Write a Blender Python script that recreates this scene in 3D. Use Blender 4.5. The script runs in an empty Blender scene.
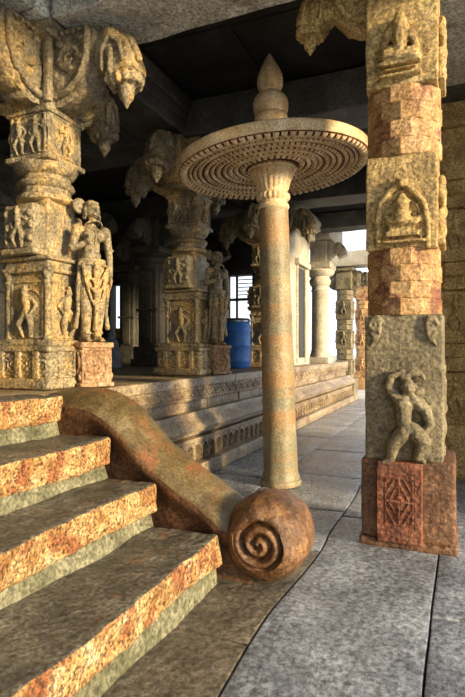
import bpy, bmesh, math, random
from mathutils import Vector, Matrix, noise
R = math.radians
PI = math.pi
random.seed(7)
scn = bpy.context.scene
COL = bpy.data.collections.new('place')      # linked to the scene at the very end (keeps the sculpting evaluations fast)

# ------------------------------------------------------------------ camera
F = 530.0
TH = math.atan(223.5 / F)
CS, SN = math.cos(TH), math.sin(TH)
cam_d = bpy.data.cameras.new('camera')
cam = bpy.data.objects.new('camera', cam_d)
COL.objects.link(cam)
cam.location = (0, 0, 1.5)
cam.rotation_euler = (R(90), 0, TH)
cam_d.sensor_width = 36.0
cam_d.sensor_fit = 'AUTO'
cam_d.lens = F / 697 * 36
cam_d.shift_y = 1.5 / 697
cam_d.clip_end = 500
scn.camera = cam

def k_of(u):
    a = (u - 232.5) / F
    return (a * CS - SN) / (a * SN + CS)

def depth(x, y):
    return -x * SN + y * CS

# ------------------------------------------------------------------ materials
def stone(name, cols, scale=3.0, rough=.7, bump=.6, fine=45, spec=.4, stretch=(1, 1, 1), speck=.5, dist=.01, bands=None, blotch=None):
    m = bpy.data.materials.new(name); m.use_nodes = True
    nt = m.node_tree; N = nt.nodes; L = nt.links
    b = N['Principled BSDF']
    tc = N.new('ShaderNodeTexCoord')
    mp = N.new('ShaderNodeMapping'); mp.inputs['Scale'].default_value = stretch
    L.new(tc.outputs['Object'], mp.inputs[0])
    n1 = N.new('ShaderNodeTexNoise'); n1.inputs['Scale'].default_value = scale; n1.inputs['Detail'].default_value = 8; n1.inputs['Roughness'].default_value = .65
    L.new(mp.outputs[0], n1.inputs['Vector'])
    cr = N.new('ShaderNodeValToRGB')
    els = cr.color_ramp.elements
    n = len(cols)
    for i, c in enumerate(cols):
        p = .3 + .4 * i / (n - 1)
        if i < 2: e = els[i]; e.position = p
        else: e = els.new(p)
        e.color = (*c, 1)
    for i, c in enumerate(cols):
        els[i].position = .3 + .4 * i / (n - 1); els[i].color = (*c, 1)
    L.new(n1.outputs['Fac'], cr.inputs[0])
    n2 = N.new('ShaderNodeTexNoise'); n2.inputs['Scale'].default_value = fine; n2.inputs['Detail'].default_value = 6; n2.inputs['Roughness'].default_value = .75
    L.new(tc.outputs['Object'], n2.inputs['Vector'])
    r2 = N.new('ShaderNodeMapRange'); r2.inputs[1].default_value = .40; r2.inputs[2].default_value = .60
    r2.inputs[3].default_value = 1 - speck; r2.inputs[4].default_value = 1 + speck
    L.new(n2.outputs['Fac'], r2.inputs[0])
    mx = N.new('ShaderNodeMix'); mx.data_type = 'RGBA'; mx.blend_type = 'MULTIPLY'; mx.inputs[0].default_value = 1; mx.clamp_result = False
    L.new(cr.outputs[0], mx.inputs[6]); L.new(r2.outputs[0], mx.inputs[7])
    out = mx.outputs[2]
    if blotch:
        bc, bs, lo, hi = blotch
        n3 = N.new('ShaderNodeTexNoise'); n3.inputs['Scale'].default_value = bs; n3.inputs['Detail'].default_value = 5; n3.inputs['Roughness'].default_value = .7
        mp3 = N.new('ShaderNodeMapping'); mp3.inputs['Location'].default_value = (7, 3, 5)
        L.new(tc.outputs['Object'], mp3.inputs[0]); L.new(mp3.outputs[0], n3.inputs['Vector'])
        r3 = N.new('ShaderNodeMapRange'); r3.inputs[1].default_value = lo; r3.inputs[2].default_value = hi
        L.new(n3.outputs['Fac'], r3.inputs[0])
        m3 = N.new('ShaderNodeMix'); m3.data_type = 'RGBA'
        L.new(r3.outputs[0], m3.inputs[0]); L.new(out, m3.inputs[6])
        mc = N.new('ShaderNodeMix'); mc.data_type = 'RGBA'; mc.blend_type = 'MULTIPLY'; mc.inputs[0].default_value = 1; mc.clamp_result = False
        mc.inputs[6].default_value = (*bc, 1); L.new(r2.outputs[0], mc.inputs[7])
        L.new(mc.outputs[2], m3.inputs[7]); out = m3.outputs[2]
    if bands:                       # horizontal mineral veins: (colour, scale, lo, hi)
        bc, bs, lo, hi = bands
        mpb = N.new('ShaderNodeMapping'); mpb.inputs['Scale'].default_value = (.25, .25, bs)
        L.new(tc.outputs['Object'], mpb.inputs[0])
        nb = N.new('ShaderNodeTexNoise'); nb.inputs['Scale'].default_value = 1; nb.inputs['Detail'].default_value = 4
        L.new(mpb.outputs[0], nb.inputs['Vector'])
        rb = N.new('ShaderNodeMapRange'); rb.inputs[1].default_value = lo; rb.inputs[2].default_value = hi
        L.new(nb.outputs['Fac'], rb.inputs[0])
        m3 = N.new('ShaderNodeMix'); m3.data_type = 'RGBA'
        L.new(rb.outputs[0], m3.inputs[0]); L.new(out, m3.inputs[6])
        mc = N.new('ShaderNodeMix'); mc.data_type = 'RGBA'; mc.blend_type = 'MULTIPLY'; mc.inputs[0].default_value = 1; mc.clamp_result = False
        mc.inputs[6].default_value = (*bc, 1); L.new(r2.outputs[0], mc.inputs[7])
        L.new(mc.outputs[2], m3.inputs[7]); out = m3.outputs[2]
    L.new(out, b.inputs['Base Color'])
    b.inputs['Roughness'].default_value = rough
    b.inputs['Specular IOR Level'].default_value = spec
    # bump: chiselled medium + grain
    n4 = N.new('ShaderNodeTexNoise'); n4.inputs['Scale'].default_value = fine * .45; n4.inputs['Detail'].default_value = 7; n4.inputs['Roughness'].default_value = .7
    L.new(tc.outputs['Object'], n4.inputs['Vector'])
    bp = N.new('ShaderNodeBump'); bp.inputs['Strength'].default_value = bump; bp.inputs['Distance'].default_value = dist
    L.new(n4.outputs['Fac'], bp.inputs['Height'])
    vo = N.new('ShaderNodeTexVoronoi'); vo.inputs['Scale'].default_value = fine * .55; vo.feature = 'SMOOTH_F1'; vo.inputs['Randomness'].default_value = 1
    L.new(tc.outputs['Object'], vo.inputs['Vector'])
    bp2 = N.new('ShaderNodeBump'); bp2.inputs['Strength'].default_value = bump * .5; bp2.inputs['Distance'].default_value = dist * .8; bp2.invert = True
    L.new(vo.outputs['Distance'], bp2.inputs['Height']); L.new(bp.outputs[0], bp2.inputs['Normal'])
    L.new(bp2.outputs[0], b.inputs['Normal'])
    return m

def plain(name, c, rough=.5, metal=0, spec=.5):
    m = bpy.data.materials.new(name); m.use_nodes = True
    nt = m.node_tree; N = nt.nodes; L = nt.links
    b = N['Principled BSDF']
    n = N.new('ShaderNodeTexNoise'); n.inputs['Scale'].default_value = 9; n.inputs['Detail'].default_value = 5
    tc = N.new('ShaderNodeTexCoord'); L.new(tc.outputs['Object'], n.inputs['Vector'])
    cr = N.new('ShaderNodeValToRGB')
    cr.color_ramp.elements[0].position = .3; cr.color_ramp.elements[0].color = (*[x * .8 for x in c], 1)
    cr.color_ramp.elements[1].position = .7; cr.color_ramp.elements[1].color = (*[min(1, x * 1.15) for x in c], 1)
    L.new(n.outputs['Fac'], cr.inputs[0]); L.new(cr.outputs[0], b.inputs['Base Color'])
    b.inputs['Roughness'].default_value = rough; b.inputs['Metallic'].default_value = metal
    b.inputs['Specular IOR Level'].default_value = spec
    return m

M_FLOOR = stone('floor_granite', [(.12, .135, .155), (.235, .255, .285), (.37, .39, .42)], 2.2, .25, .8, 30, 1.0, speck=.5, dist=.030)
M_FLOORB = stone('floor_brown_granite', [(.05, .042, .03), (.12, .10, .07), (.20, .165, .12)], 2.5, .42, 1.0, 34, .5, speck=.5, dist=.035)
M_DARKJ = plain('floor_joint_earth', (.02, .018, .015), .95)
M_TREAD = stone('tread_granite', [(.035, .032, .024), (.10, .086, .062), (.22, .19, .14)], 4.5, .42, 1.0, 45, .6, speck=.7, dist=.035,
               blotch=((.24, .11, .045), 5, .6, .7))
M_NOSE = stone('orange_granite', [(.17, .07, .022), (.40, .205, .065), (.58, .37, .16), (.72, .58, .38)], 6.5, .55, 1.0, 55, .5, speck=.85, dist=.04,
               blotch=((.30, .11, .04), 6.5, .52, .60))
M_RISER = stone('pale_mortar_base', [(.07, .07, .035), (.17, .16, .095), (.31, .29, .19)], 6, .7, 1, 40, .35, speck=.5, dist=.025,
               blotch=((.10, .09, .05), 7, .55, .66))
M_RAIL = stone('balustrade_stone', [(.045, .03, .012), (.12, .085, .036), (.23, .18, .095)], 3.5, .42, .6, 60, .6, speck=.4, dist=.008,
               blotch=((.20, .085, .03), 3.2, .5, .64))
M_RAILS = stone('balustrade_side_stone', [(.05, .022, .010), (.11, .05, .022), (.19, .10, .05)], 4, .5, 1, 45, .4, speck=.5, dist=.015)
M_SCROLL = stone('scroll_stone', [(.06, .026, .010), (.15, .068, .024), (.30, .16, .055)], 4.5, .34, 1.0, 42, .65, speck=.55, dist=.02)
M_UMB = stone('umbrella_cream_stone', [(.40, .25, .12), (.64, .47, .26), (.78, .66, .45)], 6, .55, .6, 60, .4, speck=.35, dist=.007)
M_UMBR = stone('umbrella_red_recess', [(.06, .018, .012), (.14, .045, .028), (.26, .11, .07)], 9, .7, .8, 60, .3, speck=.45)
M_COLM = stone('umbrella_column_stone', [(.13, .11, .06), (.26, .215, .13), (.42, .345, .22)], 4, .5, .7, 60, .45, speck=.35, dist=.008,
               bands=((.34, .205, .095), 3.0, .47, .58), blotch=((.20, .19, .12), 2.2, .5, .68))
M_PIL = stone('golden_pillar_stone', [(.20, .12, .035), (.42, .28, .095), (.62, .46, .20)], 3.5, .45, 1.0, 44, .55, speck=.6, dist=.028)
M_PILG = stone('green_grey_pillar_stone', [(.085, .065, .03), (.19, .15, .08), (.32, .26, .15)], 3.0, .5, 1.0, 44, .5, speck=.5, dist=.024)
M_PILO = stone('orange_band_stone', [(.26, .13, .04), (.44, .25, .095), (.62, .42, .21)], 4, .55, 1.0, 44, .45, speck=.5, dist=.022,
               blotch=((.20, .07, .035), 5, .5, .6))
M_PILR = stone('red_base_stone', [(.08, .028, .014), (.19, .058, .025), (.29, .12, .055)], 4.5, .5, 1.0, 44, .45, speck=.6, dist=.024)
M_LEFT = stone('carved_pillar_stone', [(.09, .07, .04), (.22, .175, .10), (.40, .32, .19)], 4.5, .42, 1.0, 42, .65, speck=.6, dist=.026,
               blotch=((.46, .30, .11), 2.2, .5, .62))
M_LEFTO = stone('carved_pedestal_stone', [(.20, .11, .05), (.36, .21, .11), (.48, .33, .20)], 4, .6, 1.0, 42, .4, speck=.55, dist=.02)
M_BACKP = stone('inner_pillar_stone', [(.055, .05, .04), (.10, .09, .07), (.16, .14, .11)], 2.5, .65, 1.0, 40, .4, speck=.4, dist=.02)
M_PILB = stone('brown_base_stone', [(.07, .03, .014), (.16, .07, .03), (.26, .14, .07)], 4.5, .5, 1.0, 44, .45, speck=.6, dist=.024)
M_PLIN = stone('platform_stone', [(.13, .085, .045), (.28, .205, .115), (.46, .36, .23)], 2.6, .42, 1, 38, .6, speck=.55, stretch=(1, .35, 1.6), dist=.022,
               blotch=((.14, .07, .035), 2.2, .5, .66))
M_PLINF = stone('platform_floor_stone', [(.10, .08, .05), (.19, .15, .095), (.30, .24, .16)], 2.6, .6, .9, 42, .4, speck=.4)
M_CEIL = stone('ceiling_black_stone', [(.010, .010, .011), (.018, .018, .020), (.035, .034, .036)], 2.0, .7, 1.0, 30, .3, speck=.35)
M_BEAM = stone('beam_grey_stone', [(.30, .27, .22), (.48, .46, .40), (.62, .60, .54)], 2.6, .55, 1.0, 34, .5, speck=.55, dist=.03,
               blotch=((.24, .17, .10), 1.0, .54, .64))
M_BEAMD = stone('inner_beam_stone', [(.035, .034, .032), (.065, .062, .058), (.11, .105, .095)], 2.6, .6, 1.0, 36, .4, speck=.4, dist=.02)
M_WALL = stone('shrine_wall_stone', [(.32, .27, .20), (.48, .42, .32), (.62, .55, .44)], 2.4, .65, .8, 40, .35, speck=.3)
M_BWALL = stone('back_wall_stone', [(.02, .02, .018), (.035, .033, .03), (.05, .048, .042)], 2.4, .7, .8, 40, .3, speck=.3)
M_DIRT = stone('courtyard_ground', [(.38, .36, .32), (.5, .48, .43), (.6, .58, .53)], 1.5, .8, .5, 20, .3, speck=.2)
M_BLUE = plain('blue_plastic', (.05, .20, .62), .38)
M_LID = plain('dark_green_lid', (.03, .045, .03), .5)
M_METAL = plain('galvanised_metal', (.45, .45, .45), .35, 1)
M_YEL = plain('yellow_plastic', (.75, .6, .03), .45)
M_SACK = plain('grey_sackcloth', (.17, .19, .22), .9)
M_IRON_SHADE = plain('window_iron_door_shade', (.03, .03, .03), .6)  # window bars, and the dark panel painted as doorway shade

# ------------------------------------------------------------------ object helpers
def thing(name, label, cat, loc=(0, 0, 0), rotz=0, group=None):
    o = bpy.data.objects.new(name, None); COL.objects.link(o)
    o.empty_display_size = .2
    o.location = loc; o.rotation_euler = (0, 0, rotz)
    o['label'] = label; o['category'] = cat
    if group: o['group'] = group
    return o

def tag(o, label, cat, group=None):
    o['label'] = label; o['category'] = cat
    if group: o['group'] = group
    return o

def obj(name, bm, mats, parent=None, smooth=True, angle=40):
    bmesh.ops.recalc_face_normals(bm, faces=bm.faces[:])
    me = bpy.data.meshes.new(name)
    for f in bm.faces: f.smooth = smooth
    bm.to_mesh(me); bm.free()
    if not isinstance(mats, (list, tuple)): mats = [mats]
    for m in mats: me.materials.append(m)
    if smooth and angle:
        me.set_sharp_from_angle(angle=R(angle))
    o = bpy.data.objects.new(name, me); COL.objects.link(o)
    if parent: o.parent = parent
    return o

def struct(o):
    o['kind'] = 'structure'; return o

def dup_tree(o, parent=None):
    c = o.copy(); COL.objects.link(c)
    c.parent = parent
    for ch in list(o.children): dup_tree(ch, c)
    return c

def B(): return bmesh.new()

def axis_pts(a, b, r, res):
    n = max(1, int(round((b - a - 2 * r) / res)))
    core = [a + r + (b - a - 2 * r) * i / n for i in range(n + 1)]
    return [a, a + r * .45] + core + [b - r * .45, b]

def rbox(bm, lo, hi, r=.012, res=.12, amp=.003, nf=5, seed=0, mat=None, xf=None, taper=None):
    """stone block with softly worn edges and an uneven surface; mat(normal axis, sign) -> slot"""
    lo = Vector(lo); hi = Vector(hi)
    r = min(r, *(0.45 * (hi[i] - lo[i]) for i in range(3)))
    P = [axis_pts(lo[i], hi[i], r, res) for i in range(3)]
    n = [len(p) - 1 for p in P]
    vs = {}
    off = Vector((seed * 3.7, seed * 1.3, seed * 2.1))
    il = lo + Vector((r, r, r)); ih = hi - Vector((r, r, r))
    def V(i, j, k):
        key = (i, j, k)
        if key in vs: return vs[key]
        p = Vector((P[0][i], P[1][j], P[2][k]))
        q = Vector([min(max(p[a], il[a]), ih[a]) for a in range(3)])
        d = p - q
        if d.length > 1e-9: p = q + d.normalized() * r
        if taper: p = taper(p)
        if amp: p = p + noise.noise_vector(p * nf + off) * amp
        if xf: p = xf @ p
        vs[key] = bm.verts.new(p); return vs[key]
    for ax in range(3):
        a, b = [x for x in range(3) if x != ax]
        for side in (0, n[ax]):
            for i in range(n[a]):
                for j in range(n[b]):
                    def key(ii, jj):
                        kk = [0, 0, 0]; kk[ax] = side; kk[a] = ii; kk[b] = jj; return kk
                    f = bm.faces.new([V(*key(i, j)), V(*key(i + 1, j)), V(*key(i + 1, j + 1)), V(*key(i, j + 1))])
                    if mat: f.material_index = mat(ax, 1 if side else -1)

def lathe(bm, prof, segs=48, c=(0, 0, 0), rmod=None, flat=False, xf=None, mat=None, ph=0):
    rings = []
    for (r, z) in prof:
        ring = []
        for s in range(segs):
            t = 2 * PI * s / segs + ph
            rr = r if not rmod else rmod(r, z, t)
            p = Vector((c[0] + rr * math.cos(t), c[1] + rr * math.sin(t), c[2] + z))
            if xf: p = xf @ p
            ring.append(bm.verts.new(p))
        rings.append(ring)
    for i in range(len(rings) - 1):
        for s in range(segs):
            f = bm.faces.new([rings[i][s], rings[i][(s + 1) % segs], rings[i + 1][(s + 1) % segs], rings[i + 1][s]])
            if mat: f.material_index = mat(i)
    bm.faces.new(rings[0][::-1]); bm.faces.new(rings[-1])

def hfield(bm, org, du, dv, nrm, nu, nv, h, back=.02):
    """carved slab face: grid over org + a*du + b*dv raised by h(a, b) along nrm"""
    org = Vector(org); du = Vector(du); dv = Vector(dv); nrm = Vector(nrm)
    g = []
    for j in range(nv + 1):
        row = []
        for i in range(nu + 1):
            a, b = i / nu, j / nv
            hh = h(a, b)
            if i in (0, nu) or j in (0, nv): hh = -back
            row.append(bm.verts.new(org + du * a + dv * b + nrm * hh))
        g.append(row)
    for j in range(nv):
        for i in range(nu):
            bm.faces.new([g[j][i], g[j][i + 1], g[j + 1][i + 1], g[j + 1][i]])

# blob sculptor: spheres and tapered limbs fused by voxel remesh
def _sph(nu=12, nv=7):
    v = [(0, 0, 1)]
    for j in range(1, nv):
        t = PI * j / nv
        v += [(math.sin(t) * math.cos(2 * PI * i / nu), math.sin(t) * math.sin(2 * PI * i / nu), math.cos(t)) for i in range(nu)]
    v.append((0, 0, -1)); f = []
    for i in range(nu):
        k = (i + 1) % nu
        f.append((0, 1 + i, 1 + k))
        for j in range(nv - 2): f.append((1 + j * nu + i, 1 + (j + 1) * nu + i, 1 + (j + 1) * nu + k, 1 + j * nu + k))
        f.append((1 + (nv - 2) * nu + i, len(v) - 1, 1 + (nv - 2) * nu + k))
    return v, f
SPH = _sph()
class Blob:
    def __init__(s): s.p = []
    def sph(s, c, r):
        if not isinstance(r, (tuple, list)): r = (r, r, r)
        s.p.append(('s', Vector(c), r)); return s
    def cap(s, a, b, r1, r2=None):
        s.p.append(('c', Vector(a), Vector(b), r1, r2 if r2 is not None else r1)); return s
    def chain(s, pts, rs):
        for i in range(len(pts) - 1): s.cap(pts[i], pts[i + 1], rs[i] if hasattr(rs, '__len__') else rs, rs[i + 1] if hasattr(rs, '__len__') else rs)
        return s
    def ring(s, c, ax1, ax2, rad, r, a0=0, a1=2 * PI, n=16):
        c = Vector(c); ax1 = Vector(ax1); ax2 = Vector(ax2)
        pts = [c + ax1 * rad * math.cos(a0 + (a1 - a0) * i / n) + ax2 * rad * math.sin(a0 + (a1 - a0) * i / n) for i in range(n + 1)]
        return s.chain(pts, r)
    def box(s, lo, hi): s.p.append(('b', Vector(lo), Vector(hi))); return s
    def make(s, name, mats, parent, voxel=.01, xf=None, smooth=2):
        vv = []; ff = []
        def add(vs, fs, M=None):
            o = len(vv); vv.extend(vs); ff.extend([tuple(i + o for i in f) for f in fs])
        for q in s.p:
            if q[0] == 's':
                c = q[1]; r = q[2]
                add([(c.x + x * r[0], c.y + y * r[1], c.z + z * r[2]) for x, y, z in SPH[0]], SPH[1])
            elif q[0] == 'b':
                l, h = q[1], q[2]
                add([(x, y, z) for x in (l.x, h.x) for y in (l.y, h.y) for z in (l.z, h.z)],
                    [(0, 1, 3, 2), (4, 6, 7, 5), (0, 4, 5, 1), (2, 3, 7, 6), (0, 2, 6, 4), (1, 5, 7, 3)] if (h.x > l.x) == ((h.y > l.y) == (h.z > l.z)) else
                    [(0, 2, 3, 1), (4, 5, 7, 6), (0, 1, 5, 4), (2, 6, 7, 3), (0, 4, 6, 2), (1, 3, 7, 5)])
            else:
                a, b, r1, r2 = q[1:]
                d = b - a
                if d.length < 1e-6: continue
                rot = d.to_track_quat('Z', 'Y').to_matrix()
                vs = []
                for c, r in ((a, r1), (b, r2)):
                    vs += [tuple(c + rot @ Vector((r * math.cos(2 * PI * k / 10), r * math.sin(2 * PI * k / 10), 0))) for k in range(10)]
                add(vs, [(k, (k + 1) % 10, 10 + (k + 1) % 10, 10 + k) for k in range(10)] + [tuple(range(9, -1, -1)), tuple(range(10, 20))])
                for c, r in ((a, r1), (b, r2)):
                    add([(c.x + x * r, c.y + y * r, c.z + z * r) for x, y, z in SPH[0]], SPH[1])
        me = bpy.data.meshes.new('tmp'); me.from_pydata(vv, [], ff)
        t = bpy.data.objects.new('tmp', me); scn.collection.objects.link(t)
        md = t.modifiers.new('r', 'REMESH'); md.mode = 'VOXEL'; md.voxel_size = voxel
        if smooth:
            ms = t.modifiers.new('s', 'SMOOTH'); ms.iterations = smooth; ms.factor = .5
        dg = bpy.context.evaluated_depsgraph_get(); dg.update()
        nm = bpy.data.meshes.new_from_object(t.evaluated_get(dg))
        nm.name = name
        bpy.data.objects.remove(t); bpy.data.meshes.remove(me)
        for v in nm.vertices:
            v.co += noise.noise_vector(v.co * 30) * voxel * .25
        for p in nm.polygons: p.use_smooth = True
        nm.materials.clear()
        for m in (mats if isinstance(mats, (list, tuple)) else [mats]): nm.materials.append(m)
        o = bpy.data.objects.new(name, nm); COL.objects.link(o)
        if parent: o.parent = parent
        return o

def frame(org, right, out, up=(0, 0, 1), s=1.0):
    """local (x right, y INTO the stone, z up); -y faces the viewer"""
    r = Vector(right).normalized(); o = -Vector(out).normalized(); u = Vector(up)
    m = Matrix(((r.x, o.x, u.x, org[0]), (r.y, o.y, u.y, org[1]), (r.z, o.z, u.z, org[2]), (0, 0, 0, 1)))
    return m @ Matrix.Diagonal((s, s, s, 1))

# ------------------------------------------------------------------ floor of the aisle: big worn slabs
def floor_slabs():
    xs_rows = [(-3.0, -1.98), (-1.98, -.96), (-.96, -.13), (-.13, .95), (.95, 2.1)]
    joints = [[-2, 0.4, 1.6, 2.9, 4.4, 5.9, 7.3, 9.0, 10.6, 12.4, 14.2, 16.5],
              [-2, -.3, 1.3, 2.52, 3.92, 4.95, 6.3, 7.9, 9.4, 11.3, 13.2, 16.5],
              [-2, -.4, 4.82, 6.9, 8.4, 10.2, 12.2, 14.4, 16.5],
              [-2, .8, 3.2, 4.9, 6.6, 8.8, 11.0, 13.4, 16.5],
              [-2, .2, 2.6, 5.2, 8.1, 11.3, 16.5]]
    bm = B(); sd = 0
    for (x0, x1), js in zip(xs_rows, joints):
        for a, b in zip(js[:-1], js[1:]):
            sd += 1
            brown = (x1 < -.9 and b < 4.0)
            g = .005
            def tp(p, x0=x0, x1=x1, sd=sd):
                # slab edges wander; the gap stays narrow because neighbours share the same noise
                w = noise.noise(Vector((round(p.x * 1.0, 0), p.y * .9, 2.0))) * .05
                return Vector((p.x + w * (1 if abs(p.x - x0) < .2 or abs(p.x - x1) < .2 else .6), p.y + noise.noise(Vector((p.x * 1.1, round(p.y), 9.))) * .05, p.z))
            z = noise.noise(Vector((sd * 1.7, 3, 1))) * .006 - .006
            rbox(bm, (x0 + g, a + .012, -.14), (x1 - g, b - .012, z), r=.009, res=.14, amp=.010, nf=2.6, seed=sd * .0, taper=tp,
                 mat=lambda ax, s, q=brown: 1 if q else 0)
    return obj('floor', bm, [M_FLOOR, M_FLOORB], angle=60)
struct(floor_slabs())
bm = B(); rbox(bm, (-3.2, -2, -.4), (2.2, 16.6, -.045), amp=0, res=3)
struct(obj('trim_1', bm, M_DARKJ))
bm = B(); rbox(bm, (-30, 16.7, -.5), (45, 70, -.05), amp=0, res=5, r=.02)
rbox(bm, (2.3, -25, -.5), (45, 16.6, -.1), amp=0, res=5, r=.02)
struct(obj('trim_2', bm, M_DIRT))

# ------------------------------------------------------------------ the raised platform (plinth)
PX = -3.0      # top edge of the platform
YE = 16.1
plat = thing('stone_platform', 'long raised stone platform with carved moulded side running beside the aisle', 'platform', (0, 0, 0))
bm = B(); rbox(bm, (-13, -2, 0), (-3.2, YE - .15, 1.0), amp=0, res=1.5, r=.02)
obj('core', bm, M_PLINF, plat)
bm = B()
y = 3.57; sd = 50
while y < YE - .1:
    w = random.uniform(.9, 1.6); y2 = min(y + w, YE)
    rbox(bm, (-3.3, y + .003, 0), (-2.74, y2 - .003, .17), r=.014, res=.13, amp=.005, seed=sd); sd += 1; y = y2
obj('base_course', bm, M_PLIN, plat)
# frieze of little arches
bm = B()
L_ = YE - .08 - 3.58
def arches(a, b):
    yy = a * L_; q = (yy / .2) % 1 - .5; z = b * .29
    d = math.hypot(q * .2, max(0, z - .13))
    h = 0
    rr = .066
    if d < rr and z > .02: h = -.045
    elif d < rr + .022 and z > .0: h = .018
    if d < .035 and z > .02: h = -.045 + .028 * (1 - (d / .035) ** 2) ** .5
    if z > .245: h = .012
    return h + noise.noise(Vector((yy * 14, z * 14, 0))) * .004
rbox(bm, (-3.3, 3.57, .16), (-2.92, YE - .06, .48), amp=0, res=1.0, r=.01)
hfield(bm, (-2.86, 3.58, .17), (0, L_, 0), (0, 0, .29), (1, 0, 0), 1000, 26, arches, .07)
obj('arch_frieze', bm, M_PLIN, plat)
# bulging moulding
bm = B()
prof = [(-3.3, .46), (-2.90, .46), (-2.86, .49), (-2.86, .52), (-2.80, .535), (-2.79, .57), (-2.83, .62), (-2.88, .66), (-2.93, .70), (-2.95, .74), (-3.3, .74)]
ny = 150
rows = []
for i in range(ny + 1):
    yy = 3.57 + (YE + .08 - 3.57) * i / ny
    rows.append([bm.verts.new(Vector((x, yy, z)) + noise.noise_vector(Vector((x * 3, yy * 3, z * 3))) * .008) for x, z in prof])
for i in range(ny):
    for j in range(len(prof)):
        k = (j + 1) % len(prof)
        bm.faces.new([rows[i][j], rows[i + 1][j], rows[i + 1][k], rows[i][k]])
bm.faces.new(rows[0]); bm.faces.new(rows[-1][::-1])
obj('rolled_moulding', bm, M_PLIN, plat)
# block course
bm = B(); y = 3.57
while y < YE - .1:
    w = random.uniform(.35, .75); y2 = min(y + w, YE - .05)
    rbox(bm, (-3.35, y + .004, .73), (-3.06 + random.uniform(-.012, .012), y2 - .004, .875), r=.014, res=.12, amp=.004, seed=sd); sd += 1; y = y2
obj('block_course', bm, M_PLIN, plat)
# top slab with cut zigzag
bm = B(); y = -2.0
while y < YE - .2:
    w = random.uniform(1.3, 2.2); y2 = min(y + w, YE)
    rbox(bm, (-3.9, y + .002, .865), (PX - .012, y2 - .002, 1.15), r=.02, res=.15, amp=.004, seed=sd); sd += 1; y = y2
def zig(a, b):
    yy = a * L_; z = b
    t = abs(((yy / .24) % 1) - .5) * 2
    d = abs(z - (.18 + .64 * t))
    h = .0
    if .1 < z < .9: h = -.014
    if d < .12 and .1 < z < .9: h = .004
    if t > .8 and z < .5 or t < .2 and z > .5:
        if .2 < z < .8: h = -.004
    return h + noise.noise(Vector((yy * 16, z * 5, 4))) * .004
hfield(bm, (PX, 3.58, .90), (0, L_, 0), (0, 0, .15), (1, 0, 0), 900, 14, zig, .03)
obj('top_slab', bm, M_PLIN, plat)
# paving of the platform
bm = B()
for i, x0 in enumerate([-12.9, -11.3, -9.7, -8.1, -6.7, -5.3]):
    x1 = [-11.3, -9.7, -8.1, -6.7, -5.3, -3.9][i]; y = -2.0
    while y < YE - .3:
        y2 = min(y + random.uniform(1.3, 2.4), YE - .2)
        rbox(bm, (x0 + .004, y + .004, 1.0), (x1 - .004, y2 - .004, 1.148), r=.012, res=.3, amp=.004, seed=sd); sd += 1; y = y2
obj('paving', bm, M_PLINF, plat)

# ------------------------------------------------------------------ steps
steps = thing('stone_staircase', 'broad worn staircase with orange stone edges climbing to the platform', 'stairs', (0, 0, 0))
sx = [-1.40, -1.87, -2.25, -2.68]; sz = [.31, .60, .885, 1.17]
for i in range(4):
    x1 = sx[i]; x0 = sx[i + 1] - .12 if i < 3 else -2.99
    zt = sz[i]; zb = zt - .19
    bm = B()
    ys = [3.12, 1.15 + .3 * (i % 2), -.9]
    for a, b in zip(ys[1:], ys[:-1]):
        def tp(p, x1=x1, zb=zb, zt=zt, i=i):
            q = p.copy()
            f = max(0, min(1, (q.x - (x1 - .12)) / .12))
            q.x += f * (noise.noise(Vector((q.y * 1.6, q.z * 4, i * 5.))) * .035 + noise.noise(Vector((q.y * 6, q.z * 8, i))) * .012)
            q.z += (noise.noise(Vector((q.y * 1.3, q.x * 2, i * 3.))) * .02) * (1 if q.z > zb + .1 else 1.3)
            return q
        rbox(bm, (x0, a + .003, zb), (x1, b - .003, zt), r=.022, res=.04, amp=.009, nf=12, seed=i + 2, taper=tp,
             mat=lambda ax, s: 1 if (ax == 0 and s > 0) or (ax == 2 and s < 0) else 0)
    st = obj('step', bm, [M_TREAD, M_NOSE], steps, angle=70)
    bm = B()
    def tp2(p, i=i):
        q = p.copy()
        if q.x > sx[i] - .3: q.x += noise.noise(Vector((q.y * 2.2, q.z * 5, i * 7.))) * .03 + .03 * max(0, (zb - q.z) / .12)
        return q
    zlow = sz[i - 1] - .04 if i else -.02
    rbox(bm, (max(x0 - .1, -2.99), -.9, zlow), (x1 - .045, 3.115, zb + .012), r=.012, res=.06, amp=.006, nf=7, seed=i, taper=tp2)
    obj('riser', bm, M_RISER, st, angle=70)

# ------------------------------------------------------------------ balustrade with scroll end
bal = thing('stone_balustrade', 'curving stone balustrade sweeping down beside the steps into a spiral scroll', 'balustrade', (0, 0, 0))
path = [(-2.99, 1.12), (-2.96, 1.17), (-2.85, 1.20), (-2.65, 1.215), (-2.48, 1.20), (-2.36, 1.15), (-2.24, 1.075), (-2.14, .985), (-2.04, .885), (-1.92, .785), (-1.78, .695), (-1.61, .60), (-1.45, .50), (-1.33, .43), (-1.22, .40)]
def crv(x):
    for (a, za), (b, zb) in zip(path[:-1], path[1:]):
        if x <= b:
            t = (x - a) / (b - a); return za + (zb - za) * t
    return path[-1][1]
bm = B(); rows = []; n = 90
def sec(zt):
    return [(3.19, -.01), (3.19, zt - .30), (3.17, zt - .24), (3.14, zt - .19), (3.135, zt - .13), (3.16, zt - .085), (3.21, zt - .05), (3.28, zt - .02), (3.36, zt - .003),
            (3.44, zt), (3.505, zt - .012), (3.54, zt - .045), (3.55, zt - .10), (3.54, zt - .3), (3.54, -.01)]
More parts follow.
